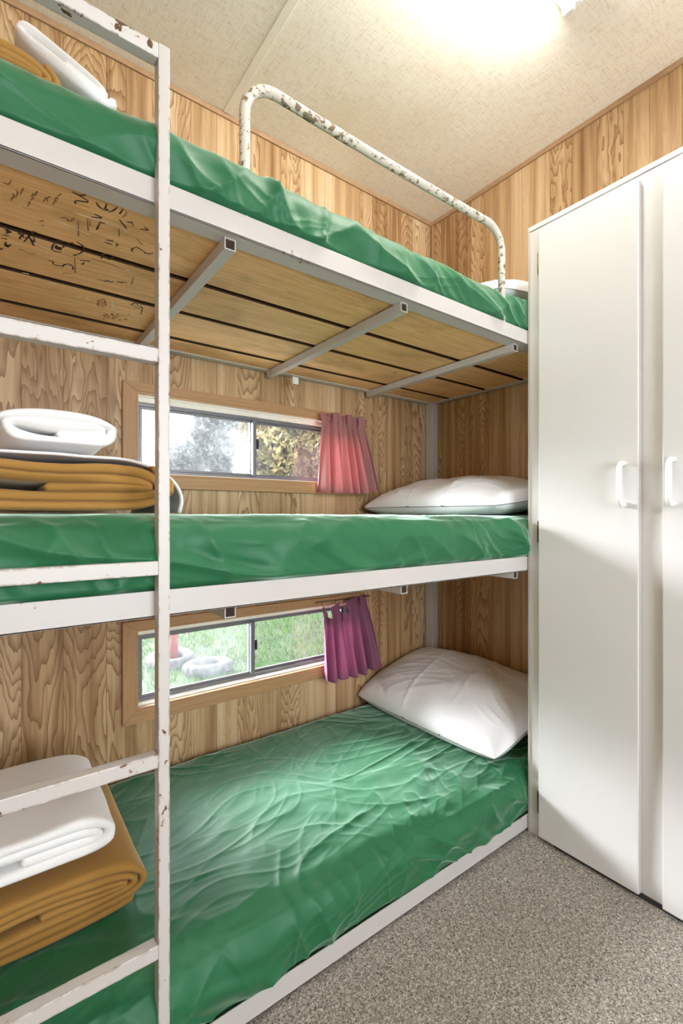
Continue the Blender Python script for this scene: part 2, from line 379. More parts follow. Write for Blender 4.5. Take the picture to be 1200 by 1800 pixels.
# ------------------------------------------------------------------ bunk bed
BX0, BX1, BY1 = -.15, EX-.004, WY-.004
bed = empty('bunk_bed', (.85, 1.29, 0), 'white painted metal triple bunk bed with ladder along the timber panelled window wall', 'bunk bed')
def rail_angle(mb, x0, x1, z0, z1):                  # front L-section rail running in x
    mb.box(x0, x1, RY, RY+.004, z0, z1); mb.box(x0, x1, RY, RY+.046, z0, z0+.004)
LV = [(1.614, 1.662), (.864, .912), (.008, .056)]
BARX = [-.08, .395, .886, 1.394]
for li, (z0, z1) in enumerate(LV):
    m = MB(); rail_angle(m, BX0, BX1, z0, z1); m.build('front_rail', M['paint'], bed, bevel=.0012)
    m = MB(); m.box(BX0, BX1, BY1-.004, BY1, z0, z1); m.box(BX0, BX1, BY1-.035, BY1, z0, z0+.004); m.build('rear_rail', M['paint'], bed, bevel=.0012)
    for ex, sg in ((BX1, -1), (BX0, 1)):
        m = MB(); a, c = sorted((ex, ex+sg*.004)); m.box(a, c, RY+.004, BY1-.004, z0, z1); a, c = sorted((ex, ex+sg*.035)); m.box(a, c, RY+.046, BY1-.035, z0, z0+.004)
        m.build('end_rail', M['paint'], bed, bevel=.0012)
    if li < 2:
        for bx in BARX:                              # hollow square support bars under the flange
            h = .012; t = .002; m = MB(); ya, yb = RY+.018, BY1-.02; za, zb = z0-.024, z0-.0002
            m.box(bx-h, bx+h, ya, yb, za, za+t); m.box(bx-h, bx+h, ya, yb, zb-t, zb)
            m.box(bx-h, bx-h+t, ya, yb, za+t, zb-t); m.box(bx+h-t, bx+h, ya, yb, za+t, zb-t)
            m.box(bx-h+t, bx+h-t, yb-t, yb, za+t, zb-t)
            sb = m.build('support_bar', M['paint'], bed)
            tag(MB().box(bx-h+t, bx+h-t, ya+.004, ya+.010, za+t, zb-t).build('shade_plug', M['hollow'], sb), 'dark rusty plug standing in for the shade inside the bar')  # plug paints the shade inside the open bar end
tag(MB().box(.955, .98, 1.60, 1.603, 1.565, 1.592).build('bracket_tab', M['plastic'], bed), 'small white tab under the rear support')
for px_, py_ in ((BX1-.045, BY1-.045), (BX0, BY1-.045)):
    MB().box(px_, px_+.045, py_, py_+.045, .004, 1.614).build('corner_post', M['paint'], bed, bevel=.002)
MB().box(BX1-.025, BX1, RY-.0, RY+.025, .060, 1.612).build('corner_post', M['paint'], bed, bevel=.002)
for x in (.241, -.17):
    MB().box(x, x+.020, RY-.026, RY-.0005, .002, 1.888).build('ladder_post', M['paint_worn'], bed, bevel=.0015)
for k, zt in enumerate((1.345, .968, .626, .287)):
    MB().box(-.150, .241, RY-.026, RY-.0035, zt-.025, zt).build('rung', M['paint_worn'], bed, bevel=.0015)
tag(MB().box(-.150, .241, RY-.026, RY-.0035, 1.860, 1.886).build('ladder_top_bar', M['paint_top'], bed, bevel=.0015), 'heavily chipped top bar of the ladder')
# tubular guard rail
g = []; gx0, gx1, gz, gy, R = .425, 1.312, 1.958, RY+.014, .075
g.append((gx0, gy, 1.655)); g.append((gx0, gy, 1.75))
for k in range(13):
    a = math.pi - k*math.pi/24; g.append((gx0+R+R*math.cos(a), gy, gz-R+R*math.sin(a)))
for k in range(1, 8): g.append((gx0+R+(gx1-gx0-2*R)*k/8, gy, gz-.004*math.sin(k/8*math.pi)))
for k in range(13):
    a = math.pi/2 - k*math.pi/24; g.append((gx1-R+R*math.cos(a), gy, gz-R+R*math.sin(a)))
g.append((gx1, gy, 1.655))
MB().tube(g, .0112, 20).build('guard_rail', M['paint_tube'], bed, smooth=True)
# pine boards
slats = {}
for li, (z0, z1) in enumerate(LV[:2]):
    for k, (ya, yb) in enumerate(((.900, 1.133), (1.153, 1.325), (1.346, 1.533), (1.554, 1.682))):
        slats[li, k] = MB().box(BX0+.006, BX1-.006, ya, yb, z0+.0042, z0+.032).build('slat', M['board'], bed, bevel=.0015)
for k, (ya, yb) in enumerate(((.900, 1.29), (1.30, 1.682))):
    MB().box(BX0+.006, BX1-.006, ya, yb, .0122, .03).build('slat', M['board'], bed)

# writing scratched and inked on the undersides of the top boards
Z = LV[0][0]+.0042
A = lambda L: [(x/4, 280+y/4) for x, y in L]
B = lambda L: [(x/4, 380+y/4) for x, y in L]
ink1 = [A(l) for l in [
    [(505, 230), (560, 255), (635, 305), (525, 290), (530, 312)], [(560, 255), (602, 250)], [(675, 303), (700, 340), (750, 365), (757, 350)],
    [(750, 312), (738, 352)], [(825, 337), (800, 360), (765, 372)], [(865, 352), (840, 385)], [(665, 385), (727, 418), (640, 405)],
    [(702, 448), (680, 495)], [(738, 455), (700, 440)], [(840, 425), (888, 485)], [(890, 440), (928, 446)], [(985, 490), (1050, 502), (1012, 475)],
    [(930, 652), (925, 630), (960, 618), (1000, 640), (1030, 667), (1082, 660)], [(735, 583), (765, 592)], [(745, 568), (797, 576)], [(790, 602), (762, 590)],
    [(812, 590), (830, 600), (815, 612)]]]
pencil1 = [A(l) for l in [
    [(425, 412), (465, 410), (490, 440), (525, 412)], [(490, 440), (470, 425)], [(75, 290), (100, 262), (90, 240)], [(108, 270), (128, 230), (112, 215)], [(140, 250), (165, 205)],
    [(195, 330), (215, 300), (195, 300)], [(215, 290), (240, 270), (220, 262), (240, 240)], [(245, 260), (262, 225)], [(305, 300), (330, 262), (335, 300)], [(335, 275), (355, 262)],
    [(370, 320), (395, 290)], [(385, 290), (400, 265), (410, 285)], [(405, 260), (430, 245)], [(280, 440), (305, 430)], [(285, 460), (310, 470)],
    [(550, 440), (552, 540)], [(615, 420), (620, 505)], [(630, 430), (632, 470)], [(860, 410), (885, 390), (890, 370)], [(930, 440), (935, 470)], [(835, 490), (838, 540)],
    [(960, 560), (1000, 600)], [(20, 160), (60, 180), (80, 150)]]]
ink2 = [B(l) for l in [
    [(455, 180), (395, 174), (370, 205), (364, 238), (395, 250), (432, 256)], [(540, 180), (585, 210), (592, 240), (560, 265), (518, 277)],
    [(385, 225), (402, 200), (395, 240), (425, 210), (415, 245), (445, 215), (455, 205), (490, 208), (535, 236)], [(470, 190), (515, 190)],
    [(340, 312), (377, 320), (370, 342), (437, 352)], [(440, 357), (450, 341), (482, 335), (510, 350), (514, 378)], [(748, 266), (724, 266), (710, 300)],
    [(716, 292), (742, 284), (765, 310), (802, 280)], [(560, 310), (632, 316)], [(592, 325), (577, 341)],
    [(105, 92), (150, 130), (122, 120)], [(150, 130), (138, 162)], [(165, 112), (158, 150), (188, 152)], [(168, 182), (235, 108)], [(190, 118), (238, 208)],
    [(200, 130), (242, 126)], [(205, 150), (245, 190), (238, 150)], [(240, 108), (272, 125)], [(30, 98), (62, 96), (45, 112)], [(40, 122), (78, 110)], [(5, 155), (50, 162)],
    [(60, 98), (75, 112)], [(20, 132), (62, 138)], [(32, 210), (52, 198), (45, 222), (75, 200)], [(0, 236), (18, 226)], [(42, 180), (38, 205)],
    [(720, 452), (738, 462), (755, 450), (770, 466), (795, 460)], [(820, 462), (838, 460), (850, 472), (862, 462), (888, 468)]]]
pencil2 = [B(l) for l in [[(130, 235), (160, 240), (200, 262), (250, 268)], [(525, 295), (530, 400)], [(940, 420), (925, 480)], [(640, 300), (760, 330), (880, 382)], [(680, 445), (715, 452)],
    [(440, 405), (460, 400), (510, 408)], [(910, 335), (940, 355)]]]
ink3 = [B(l) for l in [[(918, 628), (940, 612), (975, 608), (960, 622), (1002, 640), (990, 692)], [(935, 634), (985, 650)], [(985, 620), (1025, 626)]]]
brown3 = [B(l) for l in [[(690, 590), (735, 585)], [(685, 602), (745, 600)], [(683, 614), (742, 612)], [(685, 625), (742, 626)], [(690, 637), (735, 640)], [(690, 590), (684, 630)], [(735, 586), (745, 626)]]]
for k in range(46):
    x = random.uniform(720, 900); y = 680+random.uniform(0, 45)+(x-720)*.06; brown3.append(B([(x, y), (x+random.uniform(6, 16), y+random.uniform(-4, 5))]))
white1 = [A(l) for l in [[(535, 382), (600, 402), (655, 420), (730, 440)], [(385, 432), (470, 462), (560, 500), (640, 538)], [(740, 448), (820, 475), (905, 515)]]]
white2 = [B(l) for l in [[(240, 192), (350, 238)], [(260, 262), (285, 268)], [(355, 288), (405, 298)], [(530, 378), (600, 398)], [(760, 396), (830, 388)], [(870, 384), (912, 376)]]]
white3 = [B(l) for l in [[(548, 548), (550, 580)], [(540, 590), (545, 605)], [(532, 612), (535, 630)], [(615, 566), (618, 596)], [(795, 598), (792, 628)], [(786, 632), (790, 660)], [(798, 625), (796, 650)],
    [(330, 466), (400, 484)], [(155, 398), (205, 408)]]]
def strokes(name, lines, wd, mat, slat, label, zz=0):
    m = MB()
    for L in lines:
        P = [Vector(pt_z(x, y, Z-.0004-zz)) for x, y in L]
        if len(P) > 2:                                   # round the corners a little
            Q = [P[0]]
            for i in range(1, len(P)-1): Q += [P[i]*.8+P[i-1]*.2, P[i]*.8+P[i+1]*.2]
            P = Q+[P[-1]]
        V = []; F = []
        for i, p in enumerate(P):
            t = (P[min(i+1, len(P)-1)]-P[max(i-1, 0)]).normalized(); n = Vector((-t.y, t.x, 0))*wd*(.35+.3*((i*7919) % 3)/2)
            V += [p-n, p+n, p+n+Vector((0, 0, .0003)), p-n+Vector((0, 0, .0003))]
        for i in range(len(P)-1):
            a = i*4; F += [(a, a+1, a+5, a+4), (a+2, a+3, a+7, a+6), (a+1, a+2, a+6, a+5), (a+3, a, a+4, a+7)]
        m.add(V, F)
    o = m.build(name, mat, slat); tag(o, label); return o
M['ink'] = mat_simple('black_marker', (.045, .028, .018), .7); M['pencil'] = mat_simple('faint_pencil', (.27, .145, .065), .8)
M['scratch'] = mat_simple('pale_scratch', (.80, .68, .50), .7); M['brown_ink'] = mat_simple('brown_marker', (.20, .075, .03), .7)
s1, s2, s3 = slats[0, 0], slats[0, 1], slats[0, 2]
strokes('graffiti', ink1, .0030, M['ink'], s1, 'black marker scrawl'); strokes('graffiti', pencil1, .0022, M['pencil'], s1, 'faint pencil letters', .0001)
strokes('scratch', white1, .0020, M['scratch'], s1, 'pale scratches', .0002)
strokes('graffiti', ink2, .0032, M['ink'], s2, 'black marker scrawl'); strokes('graffiti', pencil2, .0022, M['pencil'], s2, 'faint pencil lines', .0001)
strokes('scratch', white2, .0020, M['scratch'], s2, 'pale scratches', .0002)
strokes('graffiti', ink3, .0030, M['ink'], s3, 'black marker drawing'); strokes('graffiti', brown3, .0026, M['brown_ink'], s3, 'brown marker smudges', .0001)
strokes('scratch', white3, .0030, M['scratch'], s3, 'pale scratched letters', .0002)

# ------------------------------------------------------------------ mattresses in green sheets
def mattress(zb, zrail, zt, seed, label, ns, nm, top_amp, side_amp, r=.055):
    xa, xb, ya, yb = BX0+.012, BX1-.012, RY+.014, BY1-.008
    # cross-section loop, starting on the underside front going up the front, across the top, down the rear
    L = []
    def seg(p, q, n):
        for k in range(n): L.append((p[0]+(q[0]-p[0])*k/n, p[1]+(q[1]-p[1])*k/n))
    def arc(cx, cz, a0, a1, n, R=None):
        R = R or r
        for k in range(n): a = a0+(a1-a0)*k/n; L.append((cx+R*math.cos(a), cz+R*math.sin(a)))
    f = nm
    seg((yb-.01, zb), (ya+.01, zb), 8)
    seg((ya+.004, zb), (ya, zrail), 6)
    seg((ya, zrail), (ya, zt-r), int(18*f)); arc(ya+r, zt-r, math.pi, math.pi/2, int(14*f))
    seg((ya+r, zt), (yb-r, zt), int(90*f)); arc(yb-r, zt-r, math.pi/2, 0, 6)
    seg((yb, zt-r), (yb, zb), 8)
    L = np.array(L); M_ = len(L); X = np.linspace(xa, xb, ns)
    dl = np.roll(L, -1, 0)-np.roll(L, 1, 0); nrm = np.stack([-dl[:, 1], dl[:, 0]], 1); nrm /= np.linalg.norm(nrm, axis=1)[:, None]+1e-9
    arcl = np.concatenate([[0], np.cumsum(np.linalg.norm(np.diff(L, axis=0), axis=1))])
    XX, SS = np.meshgrid(X, arcl, indexing='ij')
    YY = np.broadcast_to(L[:, 0], XX.shape).copy(); ZZ = np.broadcast_to(L[:, 1], XX.shape).copy()
    hfac = np.clip((ZZ-zrail)/(zt-zrail), 0, 1)
    ft = np.clip((ZZ-(zt-.02))/.02, 0, 1)*(YY > ya)*(YY < yb)           # on the top
    fs = (1-ft)*(YY < ya+.05)*np.clip((ZZ-zrail+.004)/.012, 0, 1)       # on the front side
    # wrinkles
    wt = (ridge(XX, YY, .30, 3.0, 13, seed, 2.2, .30)*.9 + ridge(XX, YY, -.25, 4, 20, seed+3, 2.5, .25)*.5
          + ridge(XX, YY, 1.1, 5, 17, seed+5, 3, .3)*.35 + ridge(XX, YY, .1, 9, 42, seed+8, 2, .15)*.12 + ridge(XX, YY, .55, 6, 24, seed+11, 2.4, .3)*.30)
    msk = .35+.95*vn(XX*2.2+3, YY*2.2, seed+20)
    wt = wt*msk*top_amp
    low = (vn(XX*1.6, YY*2.4, seed+30)-.5)*.012
    ws = (ridge(XX, SS, 2.72, 2.2, 11, seed+40, 1.8, .25)*1.0 + ridge(XX, SS, 2.45, 4.0, 20, seed+41, 2.2, .2)*.45
          + ridge(XX, SS, .5, 3, 14, seed+43, 2.2, .2)*.45)*(.35+.9*vn(XX*2.6, SS*2, seed+44))*side_amp*(1-.65*np.clip((ZZ-(zt-.05))/.05, 0, 1))
    ws += (ridge(XX, SS, 2.6, 7, 42, seed+47, 2, .25)+ridge(XX, SS, .4, 6, 34, seed+48, 2.4, .25)*.6)*.0045*vn(XX*4, SS*5, seed+49)
    bulge = .009*np.sin(np.clip(hfac, 0, 1)*math.pi)**.7*fs*(1+.5*(vn(XX*3, XX*0, seed+60)-.5))
    disp = (wt+low)*ft + (ws+bulge)*fs
    YY += nrm[:, 0]*disp*np.where(YY < ya+.06, 1, .3)*(-1)*(-1); ZZ += nrm[:, 1]*disp
    YY = np.where((XX > 1.415) & (YY < RY+.0005), RY+.0005, YY)
    # round the two ends
    e = np.minimum(XX-xa, xb-XX); k = np.clip(e/.03, 0, 1); k = np.sqrt(1-(1-k)**2)
    ym, zm = (ya+yb)/2, (zt+zb)/2
    YY = ym+(YY-ym)*(.955+.045*k); ZZ = zm+(ZZ-zm)*(.4+.6*k)
    m = MB(); A_ = np.stack([XX, YY, ZZ], -1); m.grid(A_, False, True)
    n0 = 0; m.f.append(tuple(range(M_))); m.f.append(tuple((ns-1)*M_+i for i in range(M_)))
    o = m.build('mattress', M['sheet'], smooth=True, origin=((xa+xb)/2, (ya+yb)/2, zb))
    return tag(o, label, 'mattress')
mattress(LV[0][0]+.034, LV[0][1], 1.777, 11, 'mattress in green fitted sheet on the top bunk behind the guard rail', 380, 1.3, .004, .022)
mattress(LV[1][0]+.034, LV[1][1], 1.045, 37, 'mattress in green fitted sheet on the middle bunk', 380, 1.3, .003, .020)
mattress(.032, .058, .192, 5, 'mattress in wrinkled green fitted sheet on the bottom bunk near the floor', 620, 2.6, .0095, .020)

# ------------------------------------------------------------------ pillows
def pillow(loc, yaw, tilt, roll, Lx, Ly, T, seed, label, zfloor, bend=0.0):
    n = 110; u = np.linspace(-1, 1, n); U, V = np.meshgrid(u, u, indexing='ij')
    prof = (np.clip(1-np.abs(U)**2.8, 0, 1)**.46)*(np.clip(1-np.abs(V)**2.8, 0, 1)**.46)
    pin = 1-.07*(np.abs(V)**2)*(1-np.abs(U)**3) ; pin2 = 1-.05*(np.abs(U)**2)*(1-np.abs(V)**3)
    wr = ridge(U*.35, V*.35, .9, 5, 13, seed, 2, .3)*.5+ridge(U*.35, V*.35, 2.3, 6, 16, seed+3, 2.2, .3)*.4
    edge = np.clip(1-np.maximum(np.abs(U), np.abs(V)), 0, 1)
    cre = np.exp(-((V-.28-.10*np.sin(U*1.5))/.022)**2)+np.exp(-((V+.30-.06*np.sin(U*2))/.018)**2)     # pressed folds of the pillowcase
    up = T*.5*prof + (wr-.3)*.008*np.clip(edge*6, 0, 1) + cre*.0035 + (vn(U*2, V*2, seed+9)-.5)*.03*prof
    dn = -T*.5*prof*.68 - .002
    verts = []
    rot = Matrix.Rotation(yaw, 3, 'Z') @ Matrix.Rotation(tilt, 3, 'Y') @ Matrix.Rotation(roll, 3, 'X'); Rm = np.array(rot)
    m = MB()
    for h, sgn in ((up, 1), (dn, -1)):
        rc = 1-.035*(np.abs(U)**5)*(np.abs(V)**5)
        px_ = U*Lx/2*pin*rc; py_ = V*Ly/2*pin2*rc
        zz = h + bend*(U*.5+.5)**2
        P = np.stack([px_, py_, zz], -1) @ Rm.T + np.array(loc)
        P[..., 2] = np.maximum(P[..., 2], zfloor + (.003 if sgn > 0 else 0.0))
        m.grid(P)
    o = m.build('pillow', M['white'], smooth=True, origin=loc)
    bm = bmesh.new(); bm.from_mesh(o.data); bmesh.ops.remove_doubles(bm, verts=bm.verts, dist=.0035*.3); 
    bmesh.ops.recalc_face_normals(bm, faces=bm.faces); bm.to_mesh(o.data); bm.free()
    return tag(o, label, 'pillow')
pillow((1.570, 1.325, .298), .02, -.28, 0, .48, .74, .20, 3, 'plump white pillow on the bottom bunk, leaning on the end wall', .200)
pillow((1.585, 1.320, 1.105), .03, -.10, 0, .46, .70, .19, 13, 'white pillow lying on the middle bunk beside the corner post', 1.052)
pillow((1.595, 1.26, 1.868), 0, -.16, .04, .44, .60, .17, 23, 'white pillow on the top bunk, mostly hidden behind the guard rail', 1.790)

# ------------------------------------------------------------------ folded blankets, towels and sheet
def roll_cloth(name, mat, xl, xr, y0, y1, zb, zt, turns, th, seed, label, cat, tilt=0.0, squash=0.0, group=None, wav=1.0):
    """cloth folded over and over: a flattened spiral in x-z, running along y"""
    H = zt-zb; W = xr-xl; P = []; n = int(turns*72)
    gap = (H/2-th*.55)/max(turns, .01)
    for i in range(n+1):
        s = i/n*turns; ang = s*2*math.pi + math.pi*1.5
        k = (turns-s)                       # shells inward
        hz = H/2-th*.5-k*gap*.93; hx = W/2-th*.5-k*gap*1.05
        hz = max(hz, .003); hx = max(hx, .02)
        c, d = math.cos(ang), math.sin(ang); e = .36 if hz/hx < .6 else .8
        x = hx*math.copysign(abs(c)**e, c); z = hz*math.copysign(abs(d)**.85, d)
        P.append((x, z))
    P = np.array(P)
    # resample evenly
    dl = np.concatenate([[0], np.cumsum(np.linalg.norm(np.diff(P, axis=0), axis=1))]); N = max(60, int(dl[-1]/.006))
    q = np.linspace(0, dl[-1], N); P = np.stack([np.interp(q, dl, P[:, 0]), np.interp(q, dl, P[:, 1])], 1)
    for _ in range(2): P[1:-1] = (P[:-2]+2*P[1:-1]+P[2:])/4
    T = np.gradient(P, axis=0); T /= np.linalg.norm(T, axis=1)[:, None]+1e-9; Nn = np.stack([-T[:, 1], T[:, 0]], 1)
    ht = th*.5*.93
    def prof(ins):
        a = P+Nn*(ht-ins); b_ = (P-Nn*(ht-ins))[::-1]
        end = P[-1]+T[-1]*(ht-ins)*.8; st = P[0]-T[0]*(ht-ins)*.8
        return np.concatenate([a, [end], b_, [st]])
    ys = [y0, y0+.0012, y0+.004, y0+.009]+list(np.linspace(y0+.02, y1-.02, 12))+[y1-.009, y1-.004, y1-.0012, y1]
    ins = [ht*.75, ht*.42, ht*.16, 0]+[0]*12+[0, ht*.16, ht*.42, ht*.75]
    R_ = []
    for y, i_ in zip(ys, ins):
        L = prof(i_).copy(); X = L[:, 0]; Zz = L[:, 1]
        Zn = Zz/(H/2)
        zz = Zz + wav*.006*(vn(X*9+50, y*6+Zn*1.3, seed)-.5)*1.6*np.clip(1.1-np.abs(Zn)*(Zn < 0), 0, 1)
        zz = np.where(X > W/2-.09, zz*(1-squash*((X-W/2+.09)/.09)**2) - squash*.3*H*((X-W/2+.09)/.09)**2*.6, zz)
        yy = y + wav*.010*(vn(X*6+10, Zn*2.5+3, seed+4)-.5)*(1 if y < (y0+y1)/2 else -1)
        xx = X + wav*.006*(vn(Zn*2+8, y*9, seed+6)-.5)
        R_.append(np.stack([xx, yy*np.ones_like(xx), zz], -1))
    A_ = np.array(R_); c, s_ = math.cos(tilt), math.sin(tilt)
    X = A_[..., 0]*c + A_[..., 2]*s_; Zz = -A_[..., 0]*s_ + A_[..., 2]*c
    A_[..., 0] = X+(xl+xr)/2; A_[..., 2] = Zz+(zb+zt)/2
    if tilt == 0: A_[..., 2] = np.maximum(A_[..., 2], zb+.0005)
    m = MB(); m.grid(A_, False, True); K = A_.shape[1]
    # close the two faces with strips between the two sides of the ribbon
    nP = len(P); base = (len(ys)-1)*K
    for off in (0, base):
        for i in range(nP-1): m.f.append((off+i, off+i+1, off+2*nP-i-1, off+2*nP-i))
        m.f.append((off+nP-1, off+nP, off+nP+1)); m.f.append((off+0, off+2*nP, off+2*nP+1))
    o = m.build(name, mat, smooth=True, origin=((xl+xr)/2, (y0+y1)/2, zb))
    return tag(o, label, cat, group)
# bottom bunk
roll_cloth('folded_blanket', M['blanket'], -.13, .292, 1.085, 1.52, .203, .325, 3.1, .0165, 3, 'mustard fleece blanket folded in layers on the bottom bunk, under a white towel', 'blanket', squash=.12)
roll_cloth('folded_towel', M['towel'], -.12, .236, 1.095, 1.44, .327, .432, 1.9, .023, 9, 'folded white bath towel on the mustard blanket of the bottom bunk', 'towel', squash=.25)
# middle bunk
roll_cloth('folded_blanket', M['blanket'], -.14, .312, .985, 1.40, 1.051, 1.158, 2.4, .0185, 21, 'mustard fleece blanket folded in thick layers on the middle bunk', 'blanket', squash=.35, wav=1.5)
def flat_sheet():
    P = [(x, 1.1585) for x in np.linspace(-.13, .19, 24)]+[(.19+.135*math.sin(q), 1.0785+.080*math.cos(q)) for q in np.linspace(.08, math.pi/2, 24)]+[(.325, 1.075), (.323, 1.066), (.320, 1.055)]
    P = np.array(P); T = np.gradient(P, axis=0); T /= np.linalg.norm(T, axis=1)[:, None]; N_ = np.stack([T[:, 1], -T[:, 0]], 1)
    n = len(P); Yv = np.linspace(.999, 1.42, 30); sh = []
    for off in (0.0, .0045):
        Q = P-N_*off; A_ = np.zeros((n, 30, 3)); A_[..., 0] = Q[:, 0:1]; A_[..., 1] = Yv[None]+.006*(vn(Q[:, 0:1]*14, Q[:, 1:2]*14, 3)-.5); A_[..., 2] = Q[:, 1:2]+.0015*(vn(Q[:, 0:1]*20, Yv[None]*9, 4)-.5); sh.append(A_)
    m = MB(); m.grid(sh[0]); m.grid(sh[1]); K = n*30
    for j in range(29):
        m.f.append((j, j+1, K+j+1, K+j)); o_ = (n-1)*30; m.f.append((o_+j, o_+j+1, K+o_+j+1, K+o_+j))
    for i in range(n-1):
        m.f.append((i*30, (i+1)*30, K+(i+1)*30, K+i*30)); a = 29; m.f.append((i*30+a, (i+1)*30+a, K+(i+1)*30+a, K+i*30+a))
    return tag(m.build('folded_sheet', M['white'], smooth=True, origin=(.09, 1.2, 1.05)), 'flat white sheet lying between the towel and blanket on the middle bunk', 'sheet')
flat_sheet()
roll_cloth('folded_towel', M['towel'], -.002, .212, 1.005, 1.28, 1.170, 1.243, 1.7, .019, 31, 'folded white towel on top of the stack on the middle bunk', 'towel', squash=.05, wav=1.5)
# top bunk
roll_cloth('folded_blanket', M['blanket'], -.14, .110, .985, 1.40, 1.795, 1.866, 2.4, .016, 41, 'mustard fleece blanket on the top bunk, barely showing over the mattress edge', 'blanket', squash=.5)
roll_cloth('folded_towel', M['towel'], .022, .212, 1.01, 1.34, 1.862, 1.922, 1.25, .019, 51, 'rolled white towel sloping off the blanket on the top bunk', 'towel', tilt=.36, wav=1.2)

# ------------------------------------------------------------------ curtains
def curtain(mat, xl_t, xr_t, xl_b, xr_b, z_t, z_b, nf, seed, label, swag=False):
    nu, nv = 260, 60; yr = WY-.052
    u = np.linspace(0, 1, nu); v = np.linspace(0, 1, nv); U, V = np.meshgrid(u, v, indexing='ij')
    ph = U*nf*2*math.pi + 1.2*np.sin(U*5+seed)
    gather = .15                       # rod position down from the top
    head = np.clip((gather-V)/gather, 0, 1); body = np.clip((V-gather)/(1-gather), 0, 1)
    wid = body**.8
    xl = xl_t+(xl_b-xl_t)*wid; xr = xr_t+(xr_b-xr_t)*wid
    X = xl+(xr-xl)*U
    X += head*.010*np.sin(ph*1.5+seed)
    amp = .006+.022*body**.8+.006*head
    Y = yr-.004 + amp*(np.sin(ph)+.3*np.sin(ph*2.3+1+V)) - .010*body
    Y = np.minimum(Y, WY-.022)
    X += .008*body*np.cos(ph)
    zt = z_t+.006*np.sin(ph*.5+seed)
    if swag:
        s = np.abs(np.sin(U/.58*math.pi*2.0)); s = np.where(U < .58, s, 0); zt = z_t-.018*(1-U)-.060*s**1.5
        zt = zt+.004*np.sin(ph*2)
    zb = z_b+.035*(U-.5)*0 + .006*np.sin(ph+.5)+.022*np.clip((U-.75)/.25, 0, 1)
    Zc = zt+(zb-zt)*V
    # each fold swings outwards at the hem
    m = MB(); m.grid(np.stack([X, Y, Zc], -1))
    o = m.build('curtain', mat, smooth=True, origin=((xl_b+xr_b)/2, WY, z_b))
    sd = o.modifiers.new('solid', 'SOLIDIFY'); sd.thickness = .0012
    tag(o, label, 'curtain')
    hx0, hx1 = xl_t+.004, xr_t+.028
    z = z_t-.030 if not swag else z_t-.012
    MB().tube([(hx0-.02 if not swag else hx0-.03, yr+.014, z+.004), ((hx0+hx1)/2, yr+.016, z+.002), (hx1, yr+.014, z+.002), (hx1+.006, WY-.02, z+.002), (hx1+.006, WY-.003, z+.002)], .0018, 8).build('curtain_wire', M['wire'], o, smooth=True)
    hk = np.linspace(0, .95, 6) if not swag else (0.0, .29, .58, .72, .9)
    for k in hk:
        x = hx0+(xr_t-hx0)*k
        MB().tube([(x, yr+.013, z+.006), (x-.004, yr+.004, z+.008), (x-.006, yr-.002, z-.002), (x-.003, yr+.002, z-.014), (x+.002, yr+.006, z-.012)], .0011, 6).build('hook', M['wire'], o, smooth=True)
    return o
upper = curtain(M['curtain_up'], 1.118, 1.345, 1.098, 1.412, 1.478, 1.146, 6.5, 2, 'short dusty pink curtain hanging at the right of the upper window')
curtain(M['curtain_low'], 1.120, 1.365, 1.112, 1.445, .690, .356, 5.5, 5, 'short pink curtain, mauve light tint in its colour, with loose hooks at the right of the lower window', True)
cp = [(1.172+.002*math.sin(k*1.3), WY-.012, 1.150-k*.010) for k in range(13)]
tag(MB().tube(cp, .0011, 6).build('cord', M['cord'], upper, smooth=True), 'thin white cord')

# ------------------------------------------------------------------ wardrobe
WX = 1.438; ward = empty('wardrobe', (1.64, .50, 0), 'tall white laminate wardrobe with two doors standing beside the bunk bed', 'wardrobe')
m = MB(); m.box(WX, EX-.002, .170, .888, .0, 1.985)
m.build('body', M['laminate'], ward, bevel=.001)
m = MB().box(WX-.003, EX-.002, .166, .8895, 1.9865, 2.001); m.build('top_panel', M['laminate'], ward, bevel=.001)
MB().box(WX-.004, WX-.0002, .884, .8895, .0, 1.984).build('edge_strip', M['laminate_edge'], ward)
MB().box(WX-.006, WX-.0002, .17, .80, .0, .012).build('door_gap_shade', M['dark'], ward)  # dark strip standing in for the shade in the gap under the doors
DX = WX-.019
for (ya, yb, hy) in ((.551, .845, .586), (.19, .495, .468)):
    d = MB().box(DX, WX-.0015, ya, yb, .013, 1.966).build('door', M['laminate'], ward, bevel=.003)
    MB().box(DX+.003, WX-.003, ya-.0012, ya+.0005, .016, 1.963).build('door_edge', M['laminate_edge'], d)
    z0, z1 = 1.078, 1.192; r = .0072; pr = .036; k = .018
    pts = [(DX+.001, hy, z0), (DX-pr+k, hy, z0)]
    pts += [(DX-pr+k-k*math.sin(a), hy, z0+k-k*math.cos(a)) for a in np.linspace(.2, math.pi/2, 6)]
    pts += [(DX-pr+k-k*math.cos(a), hy, z1-k+k*math.sin(a)) for a in np.linspace(0, math.pi/2-.2, 6)]
    pts += [(DX-pr+k, hy, z1), (DX+.001, hy, z1)]
    tag(MB().tube(pts, r, 16).build('handle', M['plastic'], d, smooth=True), 'white plastic loop handle')
    if ya > .5:
        for hz, mm in ((1.865, 'brass'), (.995, 'dark_metal'), (.118, 'dark_metal')):
            h = MB(); h.tube([(WX-.007, yb+.005, hz-.032), (WX-.007, yb+.005, hz+.032)], .0045, 12)
            h.tube([(WX-.007, yb+.005, hz-.037), (WX-.007, yb+.005, hz-.032)], [.002, .0045], 12); h.tube([(WX-.007, yb+.005, hz+.032), (WX-.007, yb+.005, hz+.037)], [.0045, .002], 12)
            tag(h.build('hinge', M[mm], d, smooth=True), 'brass hinge' if mm == 'brass' else 'dark metal hinge')

